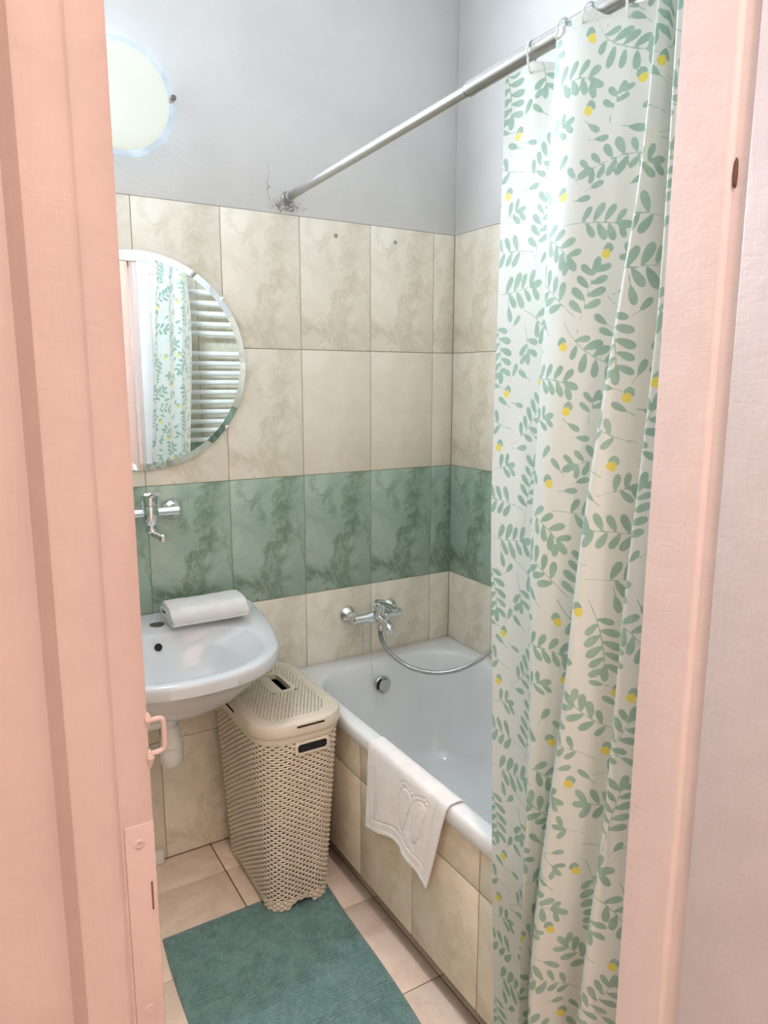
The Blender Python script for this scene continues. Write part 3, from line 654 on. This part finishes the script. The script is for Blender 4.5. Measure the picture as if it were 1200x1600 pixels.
sp2.tube(crom([(wx, by, wz-.052), (wx+.004, by-.012, wz-.061), (wx+.010, by-.035, wz-.062), (wx+.014, by-.052, wz-.062)], 5), .0095, 14)
sp2.lathe([(.009, 0), (.0105, .004), (.0105, .018), (.007, .022)], (wx+.016, by-.058, wz-.076), (0,0,1), 18)
kids_local(wmx, f2.build('wall_flange', m_chrome), f2b.build('wall_flange', m_chrome), mb.build('mixer_body', m_chrome), lev.build('lever', m_chrome), sp2.build('spout', m_chrome))

# ------------------------------------------------------------------ laundry hamper
hcx, hcy = -.812, -.238
ham = tag(empty('laundry_hamper', (hcx, hcy, 0)), 'tall beige wicker look plastic laundry hamper between basin and bathtub', 'hamper')
HB, HT = .003, .555
def hcont(t, n):    # rounded rectangle of the body at height t (0..1), arc length parametrised, with outward normals
    hw = .094+(.127-.094)*t; hd = .186+(.222-.186)*t; r = .05+.03*t; cyy = hcy+.004*(1-t)
    segs = []
    per = 2*(2*hw-2*r)+2*(2*hd-2*r)+2*PI*r; s = np.arange(n)/n*per
    P = np.zeros((n, 2)); N = np.zeros((n, 2)); a = 0
    L = [('l', (hw, -hd+r), (hw, hd-r), (1, 0)), ('c', (hw-r, hd-r), 0), ('l', (hw-r, hd), (-hw+r, hd), (0, 1)), ('c', (-hw+r, hd-r), PI/2),
         ('l', (-hw, hd-r), (-hw, -hd+r), (-1, 0)), ('c', (-hw+r, -hd+r), PI), ('l', (-hw+r, -hd), (hw-r, -hd), (0, -1)), ('c', (hw-r, -hd+r), 1.5*PI)]
    for e in L:
        ln = math.dist(e[1], e[2]) if e[0] == 'l' else r*PI/2
        k = (s >= a-1e-9) & (s < a+ln); q = (s[k]-a)/ln
        if e[0] == 'l':
            P[k] = np.array(e[1])+(np.array(e[2])-np.array(e[1]))*q[:, None]; N[k] = e[3]
        else:
            th = e[2]+q*PI/2; d = np.stack([np.cos(th), np.sin(th)], 1); P[k] = np.array(e[1])+r*d; N[k] = d
        a += ln
    return P+np.array([hcx, cyy]), N
NRIB, NR, SR = 100, 70, 7       # ribs round the body, rows of strands, samples per row
SPR = 6; nu = NRIB*SPR; nv = NR*SR+1
body_co = np.zeros((nu+1, nv, 3)); ph = np.arange(nu)/float(SPR)
for j in range(nv):
    t = j/(nv-1); P, N = hcont(t, nu); row = min(j//SR, NR-1); q = (j-row*SR)/SR; q = q if j < nv-1 else 1.0
    wv = np.cos(PI*(ph+row)) ; prof_ = math.sin(PI*q)
    d = .0030*prof_*(.35+.65*wv) - .0028*(1-prof_)*(wv < -.1)*np.minimum(1, np.abs(wv)*1.6) - .0012*(1-prof_)
    # arched cut-outs between the feet
    z = HB+(HT-HB)*t
    if t < .06:
        sx = np.abs(P[:, 0]-hcx); sy = np.abs(P[:, 1]-hcy)
        onfb = np.abs(N[:, 1]) > .9; onlr = np.abs(N[:, 0]) > .9
        lift = np.where(onfb, .020*np.clip(1-(sx/.036)**4, 0, 1), 0)+np.where(onlr, .014*np.clip(1-(sy/.125)**6, 0, 1), 0)
        zz_ = z+lift*(1-t/.06)
    else: zz_ = np.full(nu, z)
    body_co[:nu, j, 0] = P[:, 0]+N[:, 0]*d; body_co[:nu, j, 1] = P[:, 1]+N[:, 1]*d; body_co[:nu, j, 2] = zz_
body_co[nu] = body_co[0]
ii, jj = np.meshgrid(np.arange(nu), np.arange(nv-1), indexing='ij'); rw = jj//SR; qq = jj % SR
bnd = np.where(qq >= SR-2, rw+1, rw); wq = np.cos(PI*((ii+.5)/SPR+bnd))
openings = ((qq == SR-1) | ((qq == 0) & (wq < -.8))) & (wq < -.45) & (jj > SR*4) & (jj < SR*(NR-2))
wick = np_mesh('woven_body', body_co, nu+1, nv, m_ham, None, None, True, ~openings.ravel())
wick['kind'] = 'stuff'
# smooth collar under the lid and inner bottom, carry slots
def hring(t, off, z, n=96):
    P, N = hcont(t, n); return [(p[0]+q[0]*off, p[1]+q[1]*off, z) for p, q in zip(P, N)]
collar = MB().loft([hring(.97, -.006, .540), hring(.97, .0035, .540), hring(.98, .0045, .545), hring(.99, .004, .556), hring(.995, .0045, .558), hring(1, .0045, .567), hring(1, -.006, .568)], True, False).build('collar', m_ham)
inner = MB().loft([hring(.05, -.006, .03), hring(.05, -.02, .03)], True, True).build('bottom', m_ham)
def pill(x0, x1, z0, z1, y, r, n=5): return [(x, y, z) for x, z, _ in rrect(x0, x1, z0, z1, r, 0, n)]
yh = hcy-.2215
hs1 = MB().loft([pill(-.842, -.738, .497, .536, yh+.012, .010), pill(-.842, -.738, .497, .536, yh-.0035, .010), pill(-.840, -.740, .499, .534, yh-.0045, .010), pill(-.834, -.746, .504, .529, yh-.0045, .008), pill(-.833, -.747, .505, .528, yh+.004, .008)], True, False).build('carry_handle', m_ham)
hs2 = MB().loft([pill(-.8335, -.7465, .5045, .5285, yh-.0018, .008), pill(-.8335, -.7465, .5045, .5285, yh+.004, .008)]).build('carry_opening', m_dark)
# lid
lid = empty('lid', (0,0,0)); lid.parent = ham; lid.matrix_parent_inverse = Matrix.Translation(ham.location).inverted()
LZ = .598
rim = MB().loft([hring(1, .002, .562), hring(1, .0085, .560), hring(1, .0110, .564), hring(1, .0110, .586), hring(1, .0075, .594), hring(1, .0, LZ-.0005), hring(1, -.012, LZ), hring(1, -.019, LZ-.0005), hring(1, -.0200, LZ-.004)], False, False).build('lid_rim', m_ham, lid)
pl_ = MB(); pc = .0112; n_in = 0
hw, hd, rr = .127-.012, .222-.012, .07
def inside(x, y, m=0):
    dx, dy = abs(x)-(hw-rr-m), abs(y)-(hd-rr-m)
    return (max(dx, 0)**2+max(dy, 0)**2)**.5 <= rr if (dx > 0 and dy > 0) else (abs(x) <= hw-m and abs(y) <= hd-m)
def lz(x, y): return LZ-.0018+.004*(1-(x/hw)**2)*(1-(y/hd)**4)
nyc = int(hd/pc)+1
cellw = pc
for j in range(-nyc, nyc):
    yc = (j+.5)*pc; sh = 0 if j % 2 else .5
    for i in range(-13, 13):
        xc = (i+sh)*cellw+.0028
        if not inside(xc, yc): continue
        inh = abs(xc-(-.787-hcx)) < .036 and abs(yc-(-.197-hcy)) < .072
        if inh: continue
        hx_, hy_ = cellw/2, pc/2
        outer = [(-hx_, -hy_), (0, -hy_), (hx_, -hy_), (hx_, 0), (hx_, hy_), (0, hy_), (-hx_, hy_), (-hx_, 0)]
        hole = not inside(xc, yc, .014) == False and inside(xc, yc, .010)
        if hole:
            inn_ = [(.0030*math.cos(a)*1.05, .0030*math.sin(a)*1.2) for a in [1.25*PI, 1.5*PI, 1.75*PI, 0, .25*PI, .5*PI, .75*PI, PI]]
            v = [(hcx+xc+a, hcy+yc+c, lz(xc+a, yc+c)) for a, c in outer]+[(hcx+xc+a, hcy+yc+c, lz(xc+a, yc+c)) for a, c in inn_]+[(hcx+xc+a, hcy+yc+c, lz(xc+a, yc+c)-.003) for a, c in inn_]
            f = [(k, (k+1) % 8, 8+(k+1) % 8, 8+k) for k in range(8)]+[(8+k, 8+(k+1) % 8, 16+(k+1) % 8, 16+k) for k in range(8)]
            pl_.add(v, f)
        else:
            pl_.add([(hcx+xc+a, hcy+yc+c, lz(xc+a, yc+c)) for a, c in (outer[0], outer[2], outer[4], outer[6])], [(0, 1, 2, 3)])
plate = pl_.build('perforated_top', m_ham, lid, 0); plate['kind'] = 'stuff'
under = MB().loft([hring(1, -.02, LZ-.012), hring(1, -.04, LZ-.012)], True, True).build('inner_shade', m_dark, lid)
gx0, gx1, gy0, gy1 = -.826, -.748, -.272, -.122
zt = lz(.016, .04)
grip = MB().loft([rrect(gx0, gx1, gy0, gy1, .02, zt-.004, 6), rrect(gx0, gx1, gy0, gy1, .02, zt+.0006, 6), rrect(gx0+.003, gx1-.003, gy0+.003, gy1-.003, .018, zt+.0014, 6), rrect(gx0+.014, gx1-.012, gy0+.013, gy1-.013, .012, zt+.0014, 6), rrect(gx0+.015, gx1-.013, gy0+.014, gy1-.014, .012, zt-.02, 6)], False, True)
grip = grip.build('lid_grip', m_ham, lid)
scoop = MB().grid([[(gx0+.014+.026*i/6, y, zt+.0012-.006*(i/6)**2) for y in np.linspace(gy0+.0135, gy1-.0135, 8)] for i in range(7)]).build('grip_scoop', m_ham, grip)
scoop.parent = lid
ls1 = MB().box(-.838, -.757, hcy-.2345, hcy-.225, .583, .5885, .001).build('latch_slot', m_dark, lid)
ls2 = MB().box(-.9515, -.944, -.285, -.165, .578, .5855, .001).build('latch_slot', m_dark, lid)
tabf = MB().box(-.842, -.754, hcy-.2355, hcy-.215, .5885, .5945, .002).build('latch_tab', m_ham, lid)
kids_local(ham, wick, collar, inner, hs1, hs2)

# ------------------------------------------------------------------ bath mat
mx0, mx1, my0, my1 = -.49, 0.0, -.80, 0.0
nx_, ny_ = 170, 280
gx_, gy_ = np.meshgrid(np.linspace(mx0, mx1, nx_), np.linspace(my0, my1, ny_), indexing='ij')
def vnoise(x, y, s, seed):
    r = np.random.default_rng(seed).random((64, 64)); X, Y = x*s, y*s; i, j = np.floor(X).astype(int), np.floor(Y).astype(int); a, c = X-i, Y-j; a = a*a*(3-2*a); c = c*c*(3-2*c)
    g = lambda p, q: r[p % 64, q % 64]
    return g(i, j)*(1-a)*(1-c)+g(i+1, j)*a*(1-c)+g(i, j+1)*(1-a)*c+g(i+1, j+1)*a*c
rowh = .5+.5*np.sin(2*PI*gy_/.0105+1.6*vnoise(gx_, gy_, 34, 3)*2)
pile = .45*rowh*(.4+.6*vnoise(gx_, gy_, 95, 1))+.35*vnoise(gx_, gy_, 150, 2)+.3*vnoise(gx_, gy_, 30, 5)
edge = np.minimum(np.minimum(gx_-mx0, mx1-gx_), np.minimum(gy_-my0, my1-gy_))
ramp_ = np.clip(edge/.008, 0, 1)**.5
bord = np.clip((edge-.012)/.006, .25, 1)
hz = .0015+ramp_*(.003+.0125*pile*bord)
rot = math.radians(2.2); cr, sr = math.cos(rot), math.sin(rot); ox, oy = -.705, -.338
wx_ = ox+gx_+.050*gy_; wy_ = oy+gy_+.010*gx_
# pressed flat under the hamper
pressed = np.clip(np.minimum(np.minimum(wx_+.905, -.698-wx_), np.minimum(wy_+.432, .1))/.012+1, 0, 1)
hz = hz*(1-pressed)+np.minimum(hz, .0022)*pressed
wx_ += .003*np.sin(gy_*11)
matco = np.stack([wx_, wy_, hz], 2)
bmat = np_mesh('bath_mat', matco, nx_, ny_, m_teal, None, {'pile': pile})
tag(bmat, 'teal chenille bath mat on the floor in front of the hamper', 'mat')
md = bmat.modifiers.new('thick', 'SOLIDIFY'); md.thickness = .0012; md.offset = -1

# ------------------------------------------------------------------ towels
# small terry bath mat hung over the tub rim, with two embossed feet
prof_pts = crom([(-.616, .500), (-.622, .530), (-.628, .546), (-.640, .5525), (-.655, .5525), (-.668, .5505), (-.6745, .543), (-.677, .525), (-.678, .48), (-.677, .42), (-.677, .35), (-.678, .285)], 12)
pp = np.array(prof_pts); pd = np.r_[0, np.cumsum(np.linalg.norm(np.diff(pp, axis=0), axis=1))]
tt0 = np.interp(.5525, [0, 1], [0, 1]); L0 = pd[-1]; Lrim = pd[np.argmin(np.abs(pp[:, 0]+.674)+np.abs(pp[:, 1]-.545))]
na, nb = 150, 170
sg, tg = np.meshgrid(np.linspace(0, 1, na), np.linspace(0, 1, nb), indexing='ij')
start = .020+.030*sg                                    # how far it dips into the tub
endd = np.interp(sg, [0, .12, .3, .45, .6, .8, 1.0], [L0-.004, L0-.012, L0-.036, L0-.048, L0-.046, L0-.030, L0-.004])
dd = start+(endd-start)*tg
hx0 = np.interp(dd, pd, pp[:, 0]); hz0 = np.interp(dd, pd, pp[:, 1])
hang = np.clip((dd-Lrim)/(L0-Lrim), 0, 1)
yl = -.579+.022*hang; yr = -.934+.080*hang
ty = yl+(yr-yl)*sg
fold = hang*(.0075*np.cos((sg-.26)*2*PI*2.2)-.003+.006*np.exp(-((sg-.62)/.08)**2)*hang)
hx0 = hx0-np.maximum(fold, -.004*hang)-.002*hang
# embossed outlines in towel metres
us = sg*.345; vs = (dd-Lrim)
def fe(cx, cy, ang, a, b):
    dx, dy = us-cx, vs-cy; c, s = math.cos(ang), math.sin(ang); u, v = dx*c+dy*s, -dx*s+dy*c
    bb = b*(1-.22*np.clip(u/a, -1, 1)); return (np.sqrt((u/a)**2+(v/bb)**2)-1)*b
emb = np.zeros_like(us)
for side, fx_, ang in ((-1, .193, PI/2-.03), (1, .254, PI/2+.06)):
    d = np.minimum(fe(fx_, .075, ang, .040, .026), fe(fx_+side*.004, .120, ang, .045, .019))
    for k in range(5): d = np.minimum(d, np.where(np.hypot(us-(fx_+side*(.022-.0105*k)), vs-(.026+.004*abs(k-1.2)))-.0062 < 1, np.hypot(us-(fx_+side*(.022-.0105*k)), vs-(.026+.004*abs(k-1.2)))-.0062, 1))
    emb -= .0020*np.exp(-(d/.0022)**2); emb += .0008*(d < -.002)
eb = np.minimum(np.minimum(us, .345-us), (endd-dd)); emb -= .0022*np.exp(-((eb-.035)/.0025)**2)*(hang > .02); emb += .0012*(eb < .009)
emb += .0006*(vnoise(us, vs, 260, 8)-.5)
tx = hx0-emb*np.where(hang > 0, 1, .4); tz = hz0+emb*np.where(hang > 0, 0, .8)
tw = np_mesh('bath_towel', np.stack([tx, ty, tz], 2), na, nb, m_terry)
tag(tw, 'white terry towel mat embossed with two feet hanging over the bathtub rim', 'towel')
md = tw.modifiers.new('thick', 'SOLIDIFY'); md.thickness = .0035; md.offset = 1 if False else 0

# folded towel on the basin
def layer(x0, x1, y0, y1, z0, z1, seed):
    b = MB(); n = 40; rings = []
    r = (z1-z0)/2*.98
    for k, s in enumerate(np.linspace(0, 1, 26)):
        x = x0+(x1-x0)*s; e = min(s, 1-s); inset = .006*max(0, 1-e/.04)**2; ring_ = []
        for yy, zz_, _ in rrect(y0+inset, y1-inset, z0+inset*.7, z1-inset*.7, max(.004, r-inset), 0, 9):
            w = .0016*math.sin(s*9+seed+yy*40)+.001*math.sin(s*23+seed*2)
            ring_.append((x+.001*math.sin(yy*70+seed), yy+w*.5, zz_+w*.6))
        rings.append(ring_)
    b.loft(rings); return b
ft = tag(empty('folded_towel', (-.965, -.09, .80)), 'folded white towel lying on the back edge of the wash basin', 'towel')
# one long strip of cloth folded over and over: its edge seen from the end is a flat spiral
b = MB(); path = []
yf, yb, z0, z1, thk = -.168, -.030, .8085, .868, .0125
turn = 0; rr0 = (z1-z0)/2
spir = []
a0, a1, c0, c1 = yf, yb, z0, z1
loop = [(yb-.02, z0+.006)]
ins = 0.0
for k in range(3):
    lo, hi, f_, b_ = z0+ins+.006, z1-ins-.006, yf+ins+.006, yb-ins-.006
    rad = max(.003, min((hi-lo)/2, .022))
    seq = [(b_-rad, lo), (f_+rad, lo)]+[(f_+rad-rad*math.sin(a), lo+rad-rad*math.cos(a)) for a in np.linspace(.3, PI/2, 4)]
    seq += [(f_+rad-rad*math.cos(a), hi-rad+rad*math.sin(a)) for a in np.linspace(0, PI/2-.2, 4)]
    seq += [(f_+rad+.02, hi), (b_-rad, hi)]+[(b_-rad+rad*math.sin(a), hi-rad+rad*math.cos(a)) for a in np.linspace(.3, PI/2, 4)]
    nl = lo+thk*.98; seq += [(b_-rad*.6, nl+rad*.5)]
    spir += seq; ins += thk*.98
spir = [np.array(p) for p in spir]
xs_ = np.linspace(-1.078, -.852, 30)
for side_off in (0,):
    rings = []
    n = len(spir); nrm = []
    for i in range(n):
        d = spir[min(i+1, n-1)]-spir[max(i-1, 0)]; d = d/ (np.linalg.norm(d)+1e-9); nrm.append(np.array([-d[1], d[0]]))
    for s, x in enumerate(xs_):
        e = min(s, len(xs_)-1-s); h_ = thk/2*(.62 if e == 0 else .84); ring_ = []
        for sg_ in (1, -1):
            idx = range(n) if sg_ == 1 else range(n-1, -1, -1)
            for i in idx:
                p = spir[i]+nrm[i]*h_*sg_; w = .0015*math.sin(x*38+p[0]*60)+.0009*math.sin(x*90)
                sl_ = .004*(p[1]-z0)/.06*math.sin(x*14)
                ring_.append((x+.004*math.sin(p[1]*90+p[0]*20)*(1 if s in (0, len(xs_)-1) else .4), p[0]+w*.4+sl_, p[1]+abs(w)*.4))
        rings.append(ring_)
    b.loft(rings)
cl = b.build('towel_cloth', m_terry, None, 70)
hm = MB().tube([(x, yf+.004, z0+.012+.0006*math.sin(x*50)) for x in np.linspace(-1.076, -.854, 20)], .0022, 6).build('hem', m_terry)
kids_local(ft, cl, hm)

# ------------------------------------------------------------------ towel radiator (seen in the mirror) and the pipe box
rad = tag(empty('towel_radiator', (-.36, YF+.07, 1.4)), 'white ladder towel radiator on the door wall, seen only in the mirror', 'radiator')
ry_ = YF+.075
tubes = [1.92, 1.87, 1.821, 1.772, 1.729, 1.632, 1.586, 1.539, 1.495, 1.447, 1.40, 1.352, 1.304, 1.262, 1.215, 1.11, 1.065, 1.02, .975, .93]
for z in tubes:
    kids_local(rad, MB().tube([(-.60, ry_, z), (-.12, ry_, z)], .012, 14).build('rail', m_rad))
for x in (-.605, -.115):
    kids_local(rad, MB().box(x-.016, x+.016, ry_-.016, ry_+.016, .86, 1.97, .008).build('upright', m_rad))
    for z in (.95, 1.68): kids_local(rad, MB().tube([(x, ry_-.01, z), (x, YF, z)], .01, 10).build('bracket', m_rad))
pb = MB().box(-1.215, -1.105, -.024, -.0005, .0, .046, .005); pb.box(-1.209, -1.111, -.026, -.023, .006, .040, .0012)
tag(pb.build('pipe_cover', m_plast), 'small white plastic pipe cover on the floor against the back wall', 'cover')
